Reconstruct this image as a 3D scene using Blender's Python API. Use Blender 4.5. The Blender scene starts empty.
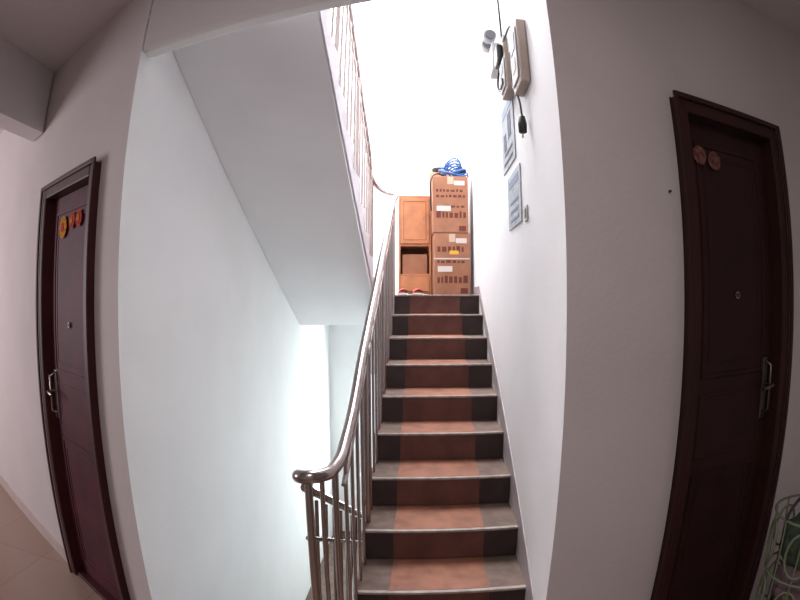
import bpy, bmesh, math, random
from mathutils import Vector, Matrix
random.seed(4)
sc = bpy.context.scene
sc.view_settings.view_transform = 'Standard'
EYE = 1.56
SH = 0.055
ZF = -0.16      # hall floor level (z=0 is the first step top)
def sx(x0, y): return x0 + SH*(y-1.87)

# ---------------- materials ----------------
def mat(name, col, rough=0.6, metal=0.0, noise=0.0, nscale=8.0, bump=0.0, bscale=60.0, col2=None, spec=0.5):
    m = bpy.data.materials.new(name); m.use_nodes = True
    nt = m.node_tree; b = nt.nodes["Principled BSDF"]
    b.inputs["Base Color"].default_value = (*col, 1)
    b.inputs["Roughness"].default_value = rough
    b.inputs["Metallic"].default_value = metal
    b.inputs["Specular IOR Level"].default_value = spec
    tc = nt.nodes.new("ShaderNodeTexCoord")
    if noise > 0 or col2:
        n = nt.nodes.new("ShaderNodeTexNoise"); n.inputs["Scale"].default_value = nscale
        n.inputs["Detail"].default_value = 6
        nt.links.new(tc.outputs["Object"], n.inputs["Vector"])
        r = nt.nodes.new("ShaderNodeValToRGB")
        c2 = col2 if col2 else tuple(c*(1-noise) for c in col)
        r.color_ramp.elements[0].position = 0.35; r.color_ramp.elements[0].color = (*c2, 1)
        r.color_ramp.elements[1].position = 0.62; r.color_ramp.elements[1].color = (*col, 1)
        nt.links.new(n.outputs["Fac"], r.inputs["Fac"])
        nt.links.new(r.outputs["Color"], b.inputs["Base Color"])
    if bump > 0:
        n2 = nt.nodes.new("ShaderNodeTexNoise"); n2.inputs["Scale"].default_value = bscale
        nt.links.new(tc.outputs["Object"], n2.inputs["Vector"])
        bp = nt.nodes.new("ShaderNodeBump"); bp.inputs["Strength"].default_value = bump
        bp.inputs["Distance"].default_value = 0.01
        nt.links.new(n2.outputs["Fac"], bp.inputs["Height"])
        nt.links.new(bp.outputs["Normal"], b.inputs["Normal"])
    return m

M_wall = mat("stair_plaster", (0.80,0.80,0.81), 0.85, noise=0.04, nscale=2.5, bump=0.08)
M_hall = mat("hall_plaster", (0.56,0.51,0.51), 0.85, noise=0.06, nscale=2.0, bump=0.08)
M_ceil = mat("ceiling_plaster", (0.64,0.61,0.62), 0.9, noise=0.05, nscale=2.0)
M_soffit = mat("soffit_plaster", (0.80,0.79,0.81), 0.9, noise=0.05, nscale=2.0)
M_side = mat("stringer_plaster", (0.62,0.59,0.63), 0.8, noise=0.1, nscale=6)
M_conc = mat("tread_stone", (0.150,0.10,0.08), 0.7, noise=0.35, nscale=14, spec=.35)
M_nose = mat("nosing_stone", (0.32,0.27,0.24), 0.6, noise=0.35, nscale=20)
M_terra = mat("terracotta_tile", (0.26,0.105,0.062), 0.65, noise=0.35, nscale=9, spec=.35)
M_riser = mat("riser_maroon_tile", (0.125,0.046,0.035), 0.6, noise=0.3, nscale=9, spec=.35)
M_black = mat("riser_black_tile", (0.042,0.026,0.025), 0.55, noise=0.3, nscale=12, spec=.35)
M_steel = mat("stainless_steel", (0.36,0.305,0.29), 0.24, 1.0)
M_hdark = mat("tarnished_handle_metal", (0.16,0.14,0.14), 0.35, 1.0)
M_door = mat("maroon_door_paint", (0.080,0.014,0.026), 0.6, noise=0.35, nscale=5, spec=.25)
M_doorf = mat("maroon_frame_paint", (0.055,0.010,0.013), 0.5, noise=0.25, nscale=5, spec=.3)
M_doorR = mat("dark_brown_door_paint", (0.032,0.009,0.010), 0.6, noise=0.3, nscale=5, spec=.25)
M_doorRf = mat("dark_brown_frame_paint", (0.036,0.010,0.009), 0.5, noise=0.3, nscale=5, spec=.3)
M_card = mat("cardboard", (0.40,0.19,0.115), 0.95, noise=0.15, nscale=10, spec=.2)
M_card2 = mat("cardboard_dark_print", (0.17,0.055,0.04), 0.9, spec=.2)
M_tape = mat("packing_tape", (0.58,0.42,0.31), 0.4)
M_label = mat("paper_label", (0.66,0.60,0.56), 0.8)
M_yellow = mat("yellow_print", (0.75,0.45,0.05), 0.7)
M_wood = mat("orange_wood", (0.58,0.24,0.11), 0.6, noise=0.25, nscale=6)
M_woodd = mat("dark_orange_wood", (0.30,0.10,0.045), 0.6, noise=0.25, nscale=6)
M_white = mat("white_plastic", (0.48,0.47,0.48), 0.5)
M_beige = mat("beige_plastic", (0.34,0.27,0.23), 0.5)
M_grey = mat("grey_plastic", (0.16,0.16,0.18), 0.5)
M_blackp = mat("black_plastic", (0.012,0.012,0.014), 0.4)
M_blue = mat("blue_cable_sheath", (0.02,0.10,0.30), 0.5)
M_red = mat("red_rubber", (0.65,0.03,0.03), 0.45)
M_gold = mat("gold_sticker", (0.62,0.25,0.02), 0.8, noise=0.5, nscale=60, spec=.1)
M_redst = mat("red_sticker", (0.36,0.02,0.03), 0.8, col2=(0.42,0.10,0.04), nscale=50, spec=.1)
M_dull = mat("dull_maroon_sticker", (0.12,0.04,0.036), 0.8, col2=(0.19,0.10,0.085), nscale=50, spec=.1)
M_paper = mat("notice_paper", (0.46,0.49,0.52), 0.8, col2=(0.32,0.36,0.40), nscale=30)
M_ink = mat("notice_ink", (0.05,0.06,0.09), 0.7)
M_bluep = mat("notice_blue_band", (0.18,0.23,0.32), 0.6)
M_green = mat("green_wire_paint", (0.14,0.17,0.10), 0.5)
M_leaf = mat("green_cloth", (0.05,0.075,0.045), 0.9, noise=0.5, nscale=20)
M_pink = mat("pink_cloth", (0.16,0.10,0.11), 0.9, noise=0.4, nscale=15)
M_skirt = mat("skirting_grey", (0.38,0.33,0.34), 0.5, noise=0.15, nscale=10)
M_skirtp = mat("skirting_pale", (0.50,0.42,0.40), 0.5, noise=0.1, nscale=10)
M_alum = mat("window_aluminium", (0.7,0.7,0.72), 0.35, 0.6)

M_floor = bpy.data.materials.new("floor_tiles"); M_floor.use_nodes = True
nt = M_floor.node_tree; b = nt.nodes["Principled BSDF"]; b.inputs["Roughness"].default_value = 0.3
tc = nt.nodes.new("ShaderNodeTexCoord"); br = nt.nodes.new("ShaderNodeTexBrick")
br.offset = 0.0; br.inputs["Scale"].default_value = 1.0
br.inputs["Brick Width"].default_value = 0.6; br.inputs["Row Height"].default_value = 0.6
br.inputs["Mortar Size"].default_value = 0.003
br.inputs["Color1"].default_value = (0.32,0.215,0.17,1); br.inputs["Color2"].default_value = (0.29,0.20,0.155,1)
br.inputs["Mortar"].default_value = (0.19,0.13,0.10,1)
nt.links.new(tc.outputs["Object"], br.inputs["Vector"]); nt.links.new(br.outputs["Color"], b.inputs["Base Color"])

# ---------------- mesh helpers ----------------
def link(o, parent=None):
    bpy.context.collection.objects.link(o)
    if parent: o.parent = parent
    return o
def empty(name, loc=(0,0,0), rotz=0):
    e = bpy.data.objects.new(name, None); e.location = loc; e.rotation_euler = (0,0,rotz)
    e.empty_display_size = 0.1
    return link(e)
def finish(name, bm, mats, parent=None, smooth=False, bevel=0):
    bmesh.ops.recalc_face_normals(bm, faces=bm.faces)
    me = bpy.data.meshes.new(name); bm.to_mesh(me); bm.free()
    for m in (mats if isinstance(mats,(list,tuple)) else [mats]): me.materials.append(m)
    o = bpy.data.objects.new(name, me)
    if smooth:
        for p in me.polygons: p.use_smooth = True
    link(o, parent)
    if bevel > 0:
        md = o.modifiers.new("bevel","BEVEL"); md.width = bevel; md.segments = 2; md.limit_method='ANGLE'
    return o
def add_box(bm, x0,x1,y0,y1,z0,z1, mi=0, f=None):
    co = [(x0,y0,z0),(x1,y0,z0),(x1,y1,z0),(x0,y1,z0),(x0,y0,z1),(x1,y0,z1),(x1,y1,z1),(x0,y1,z1)]
    if f: co = [f(*c) for c in co]
    v = [bm.verts.new(c) for c in co]
    for idx in ((0,3,2,1),(4,5,6,7),(0,1,5,4),(1,2,6,5),(2,3,7,6),(3,0,4,7)):
        fc = bm.faces.new([v[i] for i in idx]); fc.material_index = mi
def box(name, x0,x1,y0,y1,z0,z1, m, parent=None, bevel=0, f=None):
    bm = bmesh.new(); add_box(bm,x0,x1,y0,y1,z0,z1,0,f)
    return finish(name,bm,m,parent,bevel=bevel)
def shear(x,y,z): return (sx(x,y), y, z)
def add_prism(bm, pts, z0, z1, mi=0, side_mi=None):
    zz0 = z0 if isinstance(z0,(list,tuple)) else [z0]*len(pts)
    a = [bm.verts.new((p[0],p[1],z)) for p,z in zip(pts,zz0)]; c = [bm.verts.new((p[0],p[1],z1)) for p in pts]
    n = len(pts)
    for fc in (bm.faces.new(a[::-1]), bm.faces.new(c)): fc.material_index = mi
    for i in range(n):
        fc = bm.faces.new([a[i],a[(i+1)%n],c[(i+1)%n],c[i]]); fc.material_index = side_mi.get(i,mi) if side_mi else mi
def add_profile(bm, yz, x0, x1, mi=0):
    a = [bm.verts.new(shear(x0,y,z)) for y,z in yz]; c = [bm.verts.new(shear(x1,y,z)) for y,z in yz]
    n = len(yz)
    for fc in (bm.faces.new(a[::-1]), bm.faces.new(c)): fc.material_index = mi
    for i in range(n):
        fc = bm.faces.new([a[i],a[(i+1)%n],c[(i+1)%n],c[i]]); fc.material_index = mi
def tube(name, pts, r, m, parent=None, cyclic=False, smooth=False, res=4):
    cu = bpy.data.curves.new(name+"_c",'CURVE'); cu.dimensions='3D'
    sp = cu.splines.new('BEZIER' if smooth else 'POLY')
    if smooth:
        sp.bezier_points.add(len(pts)-1)
        for i,p in enumerate(pts):
            bp = sp.bezier_points[i]; bp.co = p; bp.handle_left_type='AUTO'; bp.handle_right_type='AUTO'
        sp.resolution_u = 10
    else:
        sp.points.add(len(pts)-1)
        for i,p in enumerate(pts): sp.points[i].co = (*p,1)
    sp.use_cyclic_u = cyclic
    cu.bevel_depth = r; cu.bevel_resolution = res; cu.use_fill_caps = True
    tmp = bpy.data.objects.new("tmp", cu); bpy.context.collection.objects.link(tmp)
    bpy.context.view_layer.update()
    me = bpy.data.meshes.new_from_object(tmp.evaluated_get(bpy.context.evaluated_depsgraph_get()))
    bpy.data.objects.remove(tmp)
    me.name = name; me.materials.clear(); me.materials.append(m)
    for p in me.polygons: p.use_smooth = True
    return link(bpy.data.objects.new(name, me), parent)
def cyl(name, p, r, h, axis, m, parent=None, seg=24):
    bm = bmesh.new()
    bmesh.ops.create_cone(bm, cap_ends=True, segments=seg, radius1=r, radius2=r, depth=h)
    if axis=='x': bmesh.ops.rotate(bm, verts=bm.verts, matrix=Matrix.Rotation(math.pi/2,3,'Y'))
    if axis=='y': bmesh.ops.rotate(bm, verts=bm.verts, matrix=Matrix.Rotation(math.pi/2,3,'X'))
    bmesh.ops.translate(bm, verts=bm.verts, vec=p)
    return finish(name,bm,m,parent,bevel=0.0)
def lathe(name, prof, c, m, parent=None, seg=28):
    bm = bmesh.new(); rings=[]
    for r,z in prof:
        rings.append([bm.verts.new((c[0]+r*math.cos(2*math.pi*i/seg), c[1]+r*math.sin(2*math.pi*i/seg), c[2]+z)) for i in range(seg)])
    for a,b_ in zip(rings,rings[1:]):
        for i in range(seg): bm.faces.new([a[i],a[(i+1)%seg],b_[(i+1)%seg],b_[i]])
    bm.faces.new(rings[0][::-1]); bm.faces.new(rings[-1])
    return finish(name,bm,m,parent,smooth=True)

# ---------------- plan constants ----------------
CL = Vector((-1.15,1.81)); uL = Vector((-0.857,0.515)); nL = Vector((0.515,0.857))
CR = Vector((0.531,1.53)); uR = Vector((0.98,0.20)).normalized(); nR = Vector((-uR.y,uR.x))
HC = 3.07       # hall ceiling
T = 0.15
YF = 6.3        # far wall
XL, XR = -1.147, 0.55
RUN, RISE = 0.30, 0.16
Y1 = 1.57       # riser of the second step
def PL(s,d=0): return tuple(CL+uL*s+nL*d)
def PR(s,d=0): return tuple(CR+uR*s+nR*d)

dl0, dl1, dlh = 0.255, 1.06, 2.20
bm = bmesh.new()
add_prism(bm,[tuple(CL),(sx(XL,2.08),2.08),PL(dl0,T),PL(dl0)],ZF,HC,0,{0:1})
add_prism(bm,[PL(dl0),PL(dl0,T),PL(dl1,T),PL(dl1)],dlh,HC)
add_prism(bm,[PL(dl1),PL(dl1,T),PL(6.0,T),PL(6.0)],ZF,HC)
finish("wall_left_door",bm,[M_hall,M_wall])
dr0, dr1, drh = 0.53, 1.235, 2.355
bm = bmesh.new()
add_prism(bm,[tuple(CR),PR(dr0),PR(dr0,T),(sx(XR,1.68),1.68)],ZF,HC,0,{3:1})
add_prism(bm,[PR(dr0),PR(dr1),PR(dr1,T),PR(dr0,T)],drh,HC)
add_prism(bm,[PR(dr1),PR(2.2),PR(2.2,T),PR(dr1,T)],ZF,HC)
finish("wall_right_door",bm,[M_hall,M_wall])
xe = PR(2.2)[0]
bm = bmesh.new(); add_prism(bm,[(xe,-1.2),(xe+T,-1.2),(xe+T,PR(2.2)[1]+.1),(xe,PR(2.2)[1])],ZF,HC); finish("wall_right_hall",bm,M_hall)
box("wall_back_hall",-6.3,xe+T,-1.35,-1.2,ZF,HC,M_hall)
box("wall_left_hall",-6.45,-6.3,-1.35,5.1,ZF,HC,M_hall)

bm = bmesh.new()
fp = [(-6.3,-1.2),(xe,-1.2),(xe,PR(2.2)[1]),tuple(CR),(sx(XR,Y1),Y1),(sx(-.195,Y1),Y1),(sx(-.195,1.45),1.45),(sx(XL,1.45),1.45),tuple(CL),PL(6.0)]
add_prism(bm,fp,ZF-.15,ZF); finish("floor",bm,M_floor)
bm = bmesh.new()
cp = [(-6.45,-1.35),(xe+T,-1.35),(xe+T,PR(2.2)[1]+.3),PR(2.2,.3),(sx(XR,1.68)+.15,1.75),(sx(XR,1.68)+.001,1.68),tuple(CR),tuple(CL),(sx(XL,2.08)-.001,2.08),(sx(XL,2.08)-.15,2.15),PL(6.0,.2)]
add_prism(bm,cp,HC,HC+.13); finish("ceiling",bm,M_ceil)
bm = bmesh.new()
add_prism(bm,[tuple(CR),(sx(XR,1.62),1.62),(sx(XL,1.90),1.90),tuple(CL)],[2.78,2.78,2.66,2.66],HC); finish("trim_beam_stair",bm,M_ceil,bevel=0.02)
cb = PL(1.30)
bm = bmesh.new()
add_prism(bm,[(cb[0]-.02,cb[1]),(cb[0]-.04,-1.2),(cb[0]-.24,-1.2),(cb[0]-.22,cb[1]+.12)],2.63,HC); finish("trim_beam_hall",bm,M_ceil)

# stairwell walls
ZT, ZB = 6.3, -1.75
bm = bmesh.new()
add_prism(bm,[(sx(XR,1.68),1.68),(sx(XR,1.68)+T,1.68),(sx(XR,YF)+T,YF),(sx(XR,YF),YF)],ZB,ZT)
add_prism(bm,[(sx(XR,.4),.4),(sx(XR,.4)+T,.4),(sx(XR,1.68)+T,1.68),(sx(XR,1.68),1.68)],HC+.13,ZT)
add_prism(bm,[(sx(XR,1.45),1.45),(sx(XR,1.45)+T,1.45),(sx(XR,1.68)+T,1.68),(sx(XR,1.68),1.68)],ZB,ZF-.15)
finish("wall_right_stairwell",bm,M_wall)
bm = bmesh.new()
add_prism(bm,[(sx(XL,2.08),2.08),(sx(XL,YF),YF),(sx(XL,YF)-T,YF),(sx(XL,2.08)-T,2.08)],ZB,ZT)
add_prism(bm,[(sx(XL,.4),.4),(sx(XL,2.08),2.08),(sx(XL,2.08)-T,2.08),(sx(XL,.4)-T,.4)],HC+.13,ZT)
add_prism(bm,[(sx(XL,1.45),1.45),(sx(XL,2.08),2.08),(sx(XL,2.08)-T,2.08),(sx(XL,1.45)-T,1.45)],ZB,ZF-.15)
finish("wall_left_stairwell",bm,M_wall)
xa, xb = sx(XL,YF)-T, sx(XR,YF)+T
wx0,wx1,wz0,wz1 = -.55,.50,-.75,.65
bm = bmesh.new()
add_box(bm,xa,xb,YF,YF+T,wz1,ZT); add_box(bm,xa,xb,YF,YF+T,ZB,wz0)
add_box(bm,xa,wx0,YF,YF+T,wz0,wz1); add_box(bm,wx1,xb,YF,YF+T,wz0,wz1)
finish("wall_far_stairwell",bm,M_wall)
bm = bmesh.new()
for a in (wx0,(wx0+wx1)/2-.02,wx1-.04): add_box(bm,a,a+.04,YF+.05,YF+.09,wz0,wz1)
for a in (wz0,wz1-.04): add_box(bm,wx0+.04,wx1-.04,YF+.055,YF+.085,a,a+.04)
finish("window_1",bm,M_alum)
box("wall_upper_bounce",sx(XL,.4)-T,sx(XR,.4)+T,.25,.4,HC+.13,ZT,M_wall)  # unseen wall added above the hall so light bounces back into the stairwell
bm = bmesh.new()
add_box(bm,-1.5,1.2,.25,3.4,ZT,ZT+.12); add_box(bm,-1.5,1.2,6.0,YF+T,ZT,ZT+.12)
add_box(bm,-1.5,-.9,3.4,6.0,ZT,ZT+.12); add_box(bm,.65,1.2,3.4,6.0,ZT,ZT+.12)
finish("ceiling_stairwell",bm,M_wall)  # unseen roof, its middle left open to bring light onto the far wall

# ---------------- main flight ----------------
N = 10
fl = empty("staircase")
x0, x1 = -.195, .55-.004
prof = [(Y1,0)]
for k in range(N):
    y = Y1+RUN*k
    prof += [(y,RISE*(k+1))]
    if k<N-1: prof += [(y+RUN,RISE*(k+1))]
yl = Y1+RUN*(N-1)
prof += [(yl+.01,RISE*N-.32),(Y1+.30,-.20),(Y1,ZF)]
bm = bmesh.new(); add_profile(bm,prof,x0,x1); add_profile(bm,[(Y1-RUN,ZF),(Y1-RUN,0),(Y1-.001,0),(Y1-.001,ZF)],x0,x1-.005); finish("flight_body",bm,M_conc,fl)
W = x1-x0
cx0, cx1 = x0+W*.20, x0+W*.78
bt = bmesh.new(); br_ = bmesh.new(); bb = bmesh.new(); bn = bmesh.new()
for k in range(-1,N):
    y = Y1+RUN*k; z0 = RISE*k; z1 = z0+RISE
    add_box(br_,cx0,cx1,y-.010,y,z0+.006,z1-.010,0,shear)
    add_box(bb,x0,cx0-.002,y-.010,y,z0+.006,z1-.010,0,shear)
    add_box(bb,cx1+.002,x1,y-.010,y,z0+.006,z1-.010,0,shear)
    add_box(bn,x0,x1,y-.018,y+.004,z1-.008,z1+.005,0,shear)
    if k<N-1:
        add_box(bt,cx0,cx1,y+.006,y+RUN-.012,z1,z1+.004,0,shear)
finish("riser_tiles",br_,M_riser,fl); finish("riser_end_tiles",bb,M_black,fl)
finish("nosings",bn,M_nose,fl,bevel=0.003); finish("tread_tiles",bt,M_terra,fl)
box("floor_landing",-.375,x1,yl+.014,YF-.003,1.42,1.60,M_conc,f=shear)

# ---------------- upper flight ----------------
uf = empty("upper_staircase")
ys = 4.6; up=[(YF-.004,1.60),(ys,1.60)]
ye = 1.96
for k in range(9):
    y = ys-RUN*k
    up += [(y,1.60+RISE*(k+1))]
    up += [(max(y-RUN,ye),1.60+RISE*(k+1))]
up += [(ye,2.87),(4.84,1.315),(YF-.004,1.315)]
bm = bmesh.new(); add_profile(bm,up,XL+.003,-.378); finish("flight_body",bm,M_soffit,uf)
bm = bmesh.new()
pf = [(ys+.1,1.47),(ys+.1,1.62)]
for k in range(9):
    y = ys-RUN*k
    pf += [(y+.004,1.60+RISE*k+.004),(y+.004,1.60+RISE*(k+1)+.004)]
pf += [(ye,1.60+RISE*9+.004),(ye,2.87)]
add_profile(bm,pf,-.377,-.366); finish("side_stringer",bm,M_side,uf)

# ---------------- down flight ----------------
df = empty("down_staircase")
dn=[(1.452,-2*RISE)]
for k in range(1,9):
    y=1.452+RUN*k
    dn += [(y,-RISE*(k+1)),(y,-RISE*(k+2))]
dn += [(YF-.004,-1.60),(YF-.004,-1.75),(3.8,-1.75),(1.452,-.60)]
bm = bmesh.new(); add_profile(bm,dn,XL+.003,-.30); finish("flight_body",bm,M_conc,df)
box("floor_lower_landing",-.298,x1,4.0,YF-.004,-1.75,-1.60,M_conc,f=shear)

# ---------------- skirting ----------------
bm = bmesh.new()
sk=[(1.58,.05),(1.58,.28),(yl-.02,1.60+.08),(YF-.01,1.60+.08),(YF-.01,1.602),(yl+.02,1.602)]
add_profile(bm,sk,.5462,.5497); finish("baseboard_stair",bm,M_skirt)
def wallstrip(name,pf_,s0,s1,z0,z1,d,m):
    bm=bmesh.new(); add_prism(bm,[pf_(s0),pf_(s0,-d),pf_(s1,-d),pf_(s1)],z0,z1); return finish(name,bm,m)
wallstrip("baseboard_left",PL,dl1+.014,5.9,ZF,ZF+.10,.012,M_skirtp)
wallstrip("baseboard_right",PR,0.03,dr0-.014,ZF,ZF+.10,.012,M_skirtp)

# ---------------- handrails ----------------
hr = empty("stair_handrail")
RX = -.178
def rail(y,h=.85,x=RX): return (sx(x,y),y,.16+ (y-Y1)*RISE/RUN + h)
pts=[(-.285,1.47,1.005),(-.305,1.42,1.03),(-.280,1.385,1.04),(-.235,1.405,1.04),(-.205,1.50,1.035)]
pts+=[rail(1.70)]
for y in (2.2,2.9,3.6,4.15): pts.append(rail(y))
pts+=[(sx(RX,4.42),4.42,2.50),(sx(RX-.05,4.56),4.56,2.54),(sx(-.32,4.58),4.58,2.58),(sx(-.395,4.45),4.45,2.66)]
def urail(y,h=.85): return (sx(-.395,y),y,1.76+(4.6-y)*RISE/RUN+h)
pts+=[urail(4.2)]
for y in (3.5,2.8,2.2): pts.append(urail(y))
tube("top_rail",pts,.021,M_steel,hr,smooth=True)
tube("lower_rail",[rail(1.62,.74)]+[rail(y,.74) for y in (2.5,3.4,4.25)],.010,M_steel,hr)
tube("upper_lower_rail",[urail(4.5,.74),urail(2.2,.74)],.010,M_steel,hr)
i=0
yy=1.66
while yy<4.3:
    k=math.floor((yy-Y1)/RUN)
    zt=rail(yy)[2]; zb=RISE*(k+1)+.002
    tube("baluster_%d"%i,[(sx(RX,yy),yy,zb),(sx(RX,yy),yy,zt)],.015 if i%6==4 else .0075,M_steel,hr,res=2)
    i+=1; yy+=.15
yy=4.5; j=0
while yy>2.1:
    k=math.floor((4.6-yy)/RUN)
    zb=1.60+RISE*(k+1)
    p=urail(yy)
    tube("upper_baluster_%d"%j,[(p[0],p[1],zb),p],.016 if j%6==1 else .0085,M_steel,hr,res=2)
    j+=1; yy-=.15
tube("newel_post",[(-.272,1.40,ZF),(-.272,1.40,1.02)],.013,M_steel,hr,res=3)
tube("newel_baluster",[(-.235,1.425,ZF),(-.235,1.425,1.02)],.008,M_steel,hr,res=3)
tube("newel_post_stair",[(-.205,1.50,.0),(-.205,1.50,1.02)],.011,M_steel,hr,res=3)
def drail(y,h): return (-.29+SH*(y-1.45),y,-(y-1.45)*RISE/RUN+h)
tube("down_rail",[drail(1.44,.98),drail(4.0,.98)],.016,M_steel,hr)
tube("down_lower_rail",[drail(1.44,.80),drail(4.0,.80)],.009,M_steel,hr)
for q in range(16):
    y=1.58+q*.15; k=math.floor((y-1.452)/RUN)
    tube("down_baluster_%d"%q,[(drail(y,0)[0]-.03,y,-RISE*(k+2)),(drail(y,0)[0],y,drail(y,.95)[2])],.0075,M_steel,hr,res=2)

# ---------------- doors ----------------
def ring(bm,x0,x1,z0,z1,w,y0,y1,mi=0):
    add_box(bm,x0,x1,y0,y1,z1-w,z1,mi); add_box(bm,x0,x1,y0,y1,z0,z0+w,mi)
    add_box(bm,x0,x0+w,y0,y1,z0+w,z1-w,mi); add_box(bm,x1-w,x1,y0,y1,z0+w,z1-w,mi)
def door(name,origin,ang,w,h,mleaf,mframe,mh,handle_left,stickers,peep_z,hand_z):
    e=empty(name,(origin[0],origin[1],ZF),ang)
    h-=ZF; peep_z-=ZF; hand_z-=ZF
    g=.004; fw=.065
    bm=bmesh.new()
    add_box(bm,g,fw,-.035,.12,0,h-g); add_box(bm,w-fw,w-g,-.035,.12,0,h-g); add_box(bm,fw,w-fw,-.035,.12,h-fw,h-g)
    add_box(bm,fw,w-fw,-.02,.12,0,.03)
    finish("frame",bm,mframe,e,bevel=.008)
    bm=bmesh.new()
    add_box(bm,-.012,.012,-.048,-.0352,0,h+.012); add_box(bm,w-.012,w+.012,-.048,-.0352,0,h+.012); add_box(bm,.012,w-.012,-.048,-.0352,h-.012,h+.012)
    finish("architrave",bm,mframe,e,bevel=.004)
    lx0,lx1,lz0,lz1=fw+.003,w-fw-.003,.035,h-fw-.003
    box("leaf",lx0,lx1,.03,.08,lz0,lz1,mleaf,e,bevel=.003)
    bm=bmesh.new()
    ring(bm,lx0+.07,lx1-.07,h*.56,h-fw-.09,.018,.024,.0305)
    ring(bm,lx0+.11,lx1-.11,h*.56+.05,h-fw-.14,.012,.027,.0305)
    ring(bm,lx0+.07,lx1-.07,.12,h*.40,.018,.024,.0305)
    ring(bm,lx0+.11,lx1-.11,.17,h*.40-.05,.012,.027,.0305)
    ring(bm,lx0+.07,lx1-.07,h*.425,h*.535,.014,.026,.0305)
    finish("moulding",bm,mleaf,e,bevel=.003)
    hx=lx0+.055 if handle_left else lx1-.055
    s=1 if handle_left else -1
    box("handle_plate",hx-.018,hx+.018,.018,.030,hand_z-.15,hand_z+.13,mh,e,bevel=.006)
    tube("handle_lever",[(hx,.02,hand_z+.01),(hx,-.03,hand_z+.01),(hx+s*.025,-.038,hand_z+.008),(hx+s*.085,-.038,hand_z+.0)],.008,mh,e,smooth=True)
    tube("handle_grip",[(hx,.018,hand_z+.11),(hx,-.012,hand_z+.095),(hx,-.012,hand_z-.10),(hx,.018,hand_z-.12)],.007,mh,e)
    cyl("keyhole",(hx,.014,hand_z-.135),.008,.01,'y',M_blackp,e)
    cyl("peephole_rim",(w/2,.024,peep_z),.015,.012,'y',M_steel,e)
    cyl("peephole_lens",(w/2,.0175,peep_z),.009,.004,'y',M_blackp,e)
    for n,(xx,zz,r,mm) in enumerate(stickers):
        zz-=ZF
        bm=bmesh.new()
        seg=48; c=bm.verts.new((xx,.0145,zz)); vs=[bm.verts.new((xx+r*(1+.05*math.cos(12*t))*math.cos(t),.0165,zz+r*(1+.05*math.cos(12*t))*math.sin(t))) for t in [2*math.pi*q/seg for q in range(seg)]]
        for q in range(seg): bm.faces.new([c,vs[q],vs[(q+1)%seg]])
        finish("sticker_%d"%(n+1),bm,mm,e)
        cyl("sticker_core_%d"%(n+1),(xx,.0135,zz),r*.4,.002,'y',M_redst if mm==M_gold else (M_gold if mm!=M_dull else M_dull),e)
    for zz in (.3,h*.5,h-.35):
        xx=lx1+.002 if handle_left else lx0-.002
        cyl("hinge_%d"%int(zz*10),(xx,.02,zz),.009,.10,'z',mframe,e,12)
    return e
oL=PL(dl1); angL=math.atan2(-.515,.857)
wL=dl1-dl0; wR=dr1-dr0
door("door_1",oL,angL,wL,dlh,M_door,M_doorf,M_steel,True,[(.28,1.95,.060,M_gold),(.42,1.97,.044,M_redst),(.52,1.97,.044,M_redst)],1.43,1.04)
oR=PR(dr0); angR=math.atan2(uR.y,uR.x)
door("door_2",oR,angR,wR,drh,M_doorR,M_doorRf,M_hdark,False,[(.155,2.14,.040,M_dull),(.245,2.13,.040,M_dull)],1.58,1.18)

# ---------------- landing objects ----------------
def carton(name,x0,x1,y0,y1,z0,z1,v=0):
    e=empty(name,((x0+x1)/2,(y0+y1)/2,z0)); hx=(x1-x0)/2; hy=(y1-y0)/2; h=z1-z0
    box("body",-hx,hx,-hy,hy,0,h,M_card,e,bevel=.006)
    bm=bmesh.new(); add_box(bm,-hx+.01,hx-.01,-.03,.03,h,h+.002); add_box(bm,-.03,.03,-hy-.002,-hy,h*.86,h-.006); finish("tape",bm,M_tape,e)
    bm=bmesh.new()
    random.seed(11+v)
    # printed lettering: rows of small irregular glyph blocks
    for zz,hh_ in (((.70,.10),(.52,.05),(.20,.12)) if v==0 else ((.62,.05),(.72,.05),(.26,.12),(.44,.04))):
        x=-hx*.82
        while x<hx*.7:
            wd=hx*(.10+.16*random.random()); add_box(bm,x,min(x+wd,hx*.85),-hy-.002,-hy,h*zz,h*(zz+hh_*(.7+.3*random.random()))); x+=wd+hx*.08
    add_box(bm,hx*.45,hx*.85,-hy-.002,-hy,h*.03,h*.12)
    finish("print",bm,M_card2,e)
    bm=bmesh.new()
    add_box(bm,-hx*.8,-hx*.0,-hy-.0035,-hy-.002,h*.38,h*.47); add_box(bm,hx*.2,hx*.8,-hy-.0035,-hy-.002,h*.84,h*.92)
    if v==0: add_box(bm,-hx,hx,-hy-.0035,-hy-.002,h*.58,h*.60)
    finish("label",bm,M_label,e)
    if v==0:
        bm=bmesh.new(); add_box(bm,-hx*.15,hx*.35,-hy-.0045,-hy-.002,h*.66,h*.72); finish("yellow_print",bm,M_yellow,e)
    return e
carton("cardboard_box",.325,.675,4.75,5.15,1.602,2.20,0)
carton("cardboard_box",.318,.662,4.75,5.15,2.206,2.765,1)
e=empty("wooden_plank_crate",(.43,5.46,1.602))
bm=bmesh.new(); add_box(bm,-.10,.12,-.10,.10,0,1.36); finish("body",bm,M_wood,e,bevel=.005)
bm=bmesh.new(); add_box(bm,-.10,.12,-.102,-.10,1.20,1.22); add_box(bm,-.10,.12,-.102,-.10,.9,.92); finish("slats",bm,M_woodd,e)
e=empty("blue_cable_coil",(.535,4.92,2.775))
pts=[]
for q in range(460):
    t=q/460*2*math.pi*14; u=q/460
    r=(.12-.04*u)+.02*math.sin(q*.23)+.006*random.random()
    x=r*math.cos(t)+.02*math.sin(u*14); y=r*math.sin(t)*.9; z=.012+.17*u*(.8+.3*math.sin(u*7))+.25*.35*math.sin(u*9)*x+.03*math.sin(t*2+u*5)
    pts.append((x,y,max(.009,z)))
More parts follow.
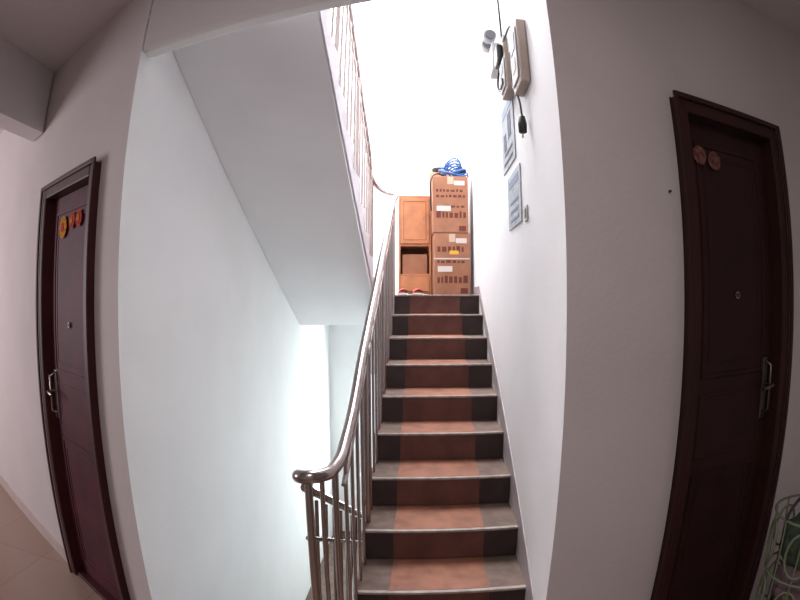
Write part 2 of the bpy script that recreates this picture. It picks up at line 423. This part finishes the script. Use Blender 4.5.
tube("coil",pts,.0085,M_blue,e,res=2)
tube("loose_end",[(-.10,-.05,.03),(-.19,-.13,.02),(-.235,-.18,-.05),(-.24,-.19,-.2),(-.235,-.18,-.36)],.008,M_blackp,e,smooth=True)
lathe("black_bowl",[(.02,0),(.055,.0),(.085,.035),(.09,.06),(.08,.06),(.05,.045),(.01,.04)],(.44,5.45,2.965),M_blackp)
e=empty("wooden_cabinet",(.15,5.18,1.602)); hw=.165; hh=1.02
bm=bmesh.new()
add_box(bm,-hw,-hw+.02,-.17,.17,0,hh); add_box(bm,hw-.02,hw,-.17,.17,0,hh)
add_box(bm,-hw+.02,hw-.02,-.17,.17,hh-.02,hh); add_box(bm,-hw+.02,hw-.02,-.17,.17,.02,.04)
add_box(bm,-hw+.02,hw-.02,-.17,.17,.20,.22); add_box(bm,-hw+.02,hw-.02,-.17,.17,.50,.52)
finish("carcass",bm,M_wood,e,bevel=.002)
box("back_panel",-hw+.02,hw-.02,.15,.165,.04,hh-.02,M_woodd,e)
box("door_panel",-hw+.022,hw-.022,-.182,-.165,.525,hh-.025,M_wood,e,bevel=.004)
bm=bmesh.new(); ring(bm,-hw+.05,hw-.05,.56,hh-.06,.006,-.185,-.182); finish("door_moulding",bm,M_woodd,e)
box("drawer_front",-hw+.022,hw-.022,-.182,-.165,.045,.195,M_wood,e,bevel=.003)
box("shelf_box",-hw+.04,hw-.04,-.14,.10,.222,.42,M_card,e,bevel=.003)
cyl("knob",(.09,-.195,.78),.012,.02,'y',M_steel,e)
for dx in (0,.13):
    e=empty("red_slipper",(.03+dx,4.42,1.602),.15)
    bm=bmesh.new()
    out=[]
    for q in range(24):
        t=2*math.pi*q/24; w=.042*(1+.18*math.sin(t)); out.append((w*math.cos(t),.12*math.sin(t)))
    add_prism(bm,out,0,.018); finish("sole",bm,M_label,e,bevel=.004)
    bm=bmesh.new(); rows=[]
    for yy_,hh_ in ((-.02,.042),(.03,.05),(.08,.04),(.11,.022)):
        rows.append([bm.verts.new((.046*math.cos(a_)*(1 if yy_<.08 else .75),yy_,.012+hh_*math.sin(a_))) for a_ in [math.pi*q/10 for q in range(11)]])
    for r1,r2 in zip(rows,rows[1:]):
        for q in range(10): bm.faces.new([r1[q],r1[q+1],r2[q+1],r2[q]])
    finish("upper",bm,M_red,e,smooth=True)

# ---------------- items on right stair wall ----------------
def wy(x_off,y,z): return (sx(XR,y)-x_off,y,z)
def onwall(name,y0,y1,z0,z1,d,m,parent,d0=.0,bevel=0):
    bm=bmesh.new()
    co=[]
    for dd in (d0+.001,d):
        for (y,z) in ((y0,z0),(y1,z0),(y1,z1),(y0,z1)): co.append(bm.verts.new(wy(dd,y,z)))
    for idx in ((0,1,2,3),(7,6,5,4),(0,4,5,1),(1,5,6,2),(2,6,7,3),(3,7,4,0)): bm.faces.new([co[i] for i in idx])
    return finish(name,bm,m,parent,bevel=bevel)
e=empty("electric_meter_box")
onwall("case",1.91,2.09,2.48,2.80,.045,M_beige,e,bevel=.006)
onwall("cover",1.93,2.07,2.51,2.77,.053,M_white,e,.045,bevel=.004)
onwall("dial_window",1.95,2.05,2.66,2.75,.056,M_grey,e,.053)
onwall("meter_plate",1.96,2.04,2.56,2.62,.056,M_beige,e,.053)
e=empty("electric_meter_box")
onwall("case",2.20,2.38,2.58,2.78,.055,M_beige,e,bevel=.006)
onwall("cover",2.22,2.36,2.60,2.76,.063,M_white,e,.055,bevel=.004)
onwall("dial_window",2.25,2.33,2.68,2.74,.066,M_grey,e,.063)
onwall("breaker",2.25,2.33,2.62,2.65,.072,M_blackp,e,.063)
e=empty("hanging_power_plug")
tube("cord",[wy(.02,2.14,2.80),wy(.04,2.14,2.58),wy(.03,2.05,2.44),wy(.03,2.02,2.36)],.005,M_blackp,e,smooth=True)
lathe("plug_body",[(.006,.05),(.014,.045),(.020,.01),(.018,-.03),(.008,-.035)],wy(.03,2.02,2.31),M_blackp,e)
tube("prongs",[wy(.03,2.02,2.28),wy(.03,2.02,2.255)],.004,M_steel,e)
e=empty("emergency_light")
onwall("body",2.66,2.84,2.92,3.10,.05,M_white,e,bevel=.012)
for n,yy_ in enumerate((2.69,2.81)):
    p=wy(.055,yy_,3.15)
    cyl("lamp_head_%d"%n,p,.04,.05,'y',M_white,e); cyl("lamp_lens_%d"%n,(p[0],p[1]-.029,p[2]),.032,.008,'y',M_grey,e)
    tube("arm_%d"%n,[wy(.03,yy_,3.09),wy(.055,yy_,3.12)],.012,M_white,e)
e=empty("wall_socket_box")
onwall("base",2.40,2.58,2.80,3.00,.025,M_beige,e,.0,bevel=.004)
onwall("body",2.42,2.54,2.84,2.95,.06,M_blackp,e,.025,bevel=.01)
tube("cable",[wy(.04,2.48,2.84),wy(.05,2.52,2.72),wy(.04,2.46,2.68),wy(.05,2.40,2.76)],.006,M_blackp,e,smooth=True)
tube("cable_up",[wy(.02,2.46,2.99),wy(.02,2.48,3.4),wy(.02,2.50,4.2)],.006,M_blackp,e)
tube("cable_side",[wy(.03,2.40,2.97),wy(.04,2.30,2.90),wy(.03,2.15,2.90),wy(.03,2.0,2.81)],.006,M_blackp,e,smooth=True)
tube("cable_left",[wy(.03,2.58,2.96),wy(.04,2.63,2.92),wy(.03,2.67,2.97)],.005,M_blackp,e,smooth=True)
e=empty("notice_poster")
onwall("sheet",2.36,2.76,2.27,2.66,.006,M_paper,e)
onwall("header",2.40,2.72,2.58,2.63,.008,M_bluep,e,.006)
onwall("black_mark",2.44,2.54,2.42,2.56,.008,M_ink,e,.006)
onwall("black_mark_2",2.60,2.68,2.38,2.48,.008,M_ink,e,.006)
for q in range(2): onwall("text_line_%d"%q,2.42,2.70-.03*(q%2),2.30+q*.05,2.317+q*.05,.008,M_ink,e,.006)
e=empty("notice_poster")
onwall("sheet",2.26,2.62,1.93,2.21,.006,M_paper,e)
onwall("header",2.30,2.58,2.14,2.18,.008,M_bluep,e,.006)
for q in range(3): onwall("text_line_%d"%q,2.32,2.54,1.96+q*.045,1.975+q*.045,.008,M_bluep,e,.006)
e=empty("light_switch")
onwall("plate",2.12,2.18,1.91,1.98,.008,M_white,e,bevel=.003)
onwall("rocker",2.135,2.165,1.925,1.965,.012,M_beige,e,.008)

# ---------------- wire basket on the right ----------------
e=empty("wire_basket",(1.70,1.38,ZF))
def circ(r,z,n=28): return [(r*math.cos(2*math.pi*q/n),r*math.sin(2*math.pi*q/n),z) for q in range(n)]
for n,(r,z) in enumerate(((.15,.03),(.165,.31),(.18,.59),(.195,.86))): tube("ring_%d"%n,circ(r,z),.006,M_green,e,cyclic=True,res=2)
for q in range(12):
    a_=q*math.pi/6; c_,s_=math.cos(a_),math.sin(a_)
    tube("wire_%d"%q,[(.15*c_,.15*s_,0.006),(.195*c_,.195*s_,.86)],.004,M_green,e,res=2)
for q in range(6):
    a2=(q+.5)*2*math.pi/6; c2,s2=math.cos(a2),math.sin(a2); t=Vector((-s2,c2,0))
    for zc,rr in ((.45,.172),(.725,.187)):
        ctr=Vector((rr*c2,rr*s2,zc))
        tube("loop_%d_%d"%(q,int(zc*100)),[tuple(ctr+t*(.06*math.cos(w))+Vector((0,0,.10*math.sin(w)))) for w in [2*math.pi*v/16 for v in range(16)]],.006,M_green,e,cyclic=True,res=2)
tube("carry_handle",[(.195*math.cos(w)*1.0,0,.86+.12*math.sin(w)) for w in [math.pi*v/14 for v in range(15)]],.007,M_blackp,e)
for n,(cx,cy,cz,r,mm) in enumerate(((0,0,.13,.115,M_pink),(.02,.02,.32,.12,M_leaf),(-.02,-.02,.52,.125,M_pink),(0,.01,.72,.13,M_leaf))):
    bm=bmesh.new(); bmesh.ops.create_icosphere(bm,subdivisions=3,radius=r)
    for v in bm.verts:
        d=v.co.normalized(); v.co*= 1+.10*math.sin(d.x*7+n)*math.cos(d.z*6)+.06*math.sin(d.y*11)
        v.co+=Vector((cx,cy,cz))
    finish("cloth_bundle_%d"%n,bm,mm,e,smooth=True)

p=PR(.47,-.006); cyl("wall_nail",(p[0],p[1],1.96),.005,.012,'y',M_blackp)

# ---------------- lights ----------------
def area(name,loc,tgt,sx_,sy_,e,col):
    l=bpy.data.lights.new(name,'AREA'); l.shape='RECTANGLE'; l.size=sx_; l.size_y=sy_; l.energy=e; l.color=col
    o=bpy.data.objects.new(name,l); o.location=loc; d=Vector(tgt)-Vector(loc); o.rotation_euler=d.to_track_quat('-Z','Y').to_euler(); link(o); return o
area("overhead_fill",(-.1,4.7,6.25),(-.1,4.8,0),1.4,2.4,430,(1,.98,1))  # invented overhead light, out of view, to bleach the far wall white
area("window_daylight",(0,YF+.2,.0),(-.12,3,.0),1.1,1.35,95,(.88,1,.97))
area("hall_daylight",(-5.6,1.6,1.7),(-2.6,2.4,1.3),1.4,1.6,75,(1,.91,.95))
area("hall_fill_light",(0.0,-.3,HC-.06),(0,-.1,0),.5,.5,27,(1,.95,.94))  # added fill behind the camera to brighten the hall, no known fixture
w=bpy.data.worlds.new("sky"); sc.world=w; w.use_nodes=True
w.node_tree.nodes["Background"].inputs[0].default_value=(.85,.93,1,1); w.node_tree.nodes["Background"].inputs[1].default_value=2.0

# ---------------- camera ----------------
cam=bpy.data.cameras.new("camera"); co=bpy.data.objects.new("camera",cam); link(co)
co.location=(0,0,EYE); co.rotation_euler=(math.radians(90),0,0)
cam.sensor_width=36; cam.sensor_height=27; cam.lens=20; cam.clip_start=.02
cam.type='PANO'
tgt = cam if hasattr(cam,"panorama_type") else cam.cycles
tgt.panorama_type='FISHEYE_LENS_POLYNOMIAL'
tgt.fisheye_fov=math.pi
tgt.fisheye_polynomial_k0=0.0
tgt.fisheye_polynomial_k1=-1/22.5
tgt.fisheye_polynomial_k2=0.0
tgt.fisheye_polynomial_k3=-1.0e-6
tgt.fisheye_polynomial_k4=0.0
sc.camera=co
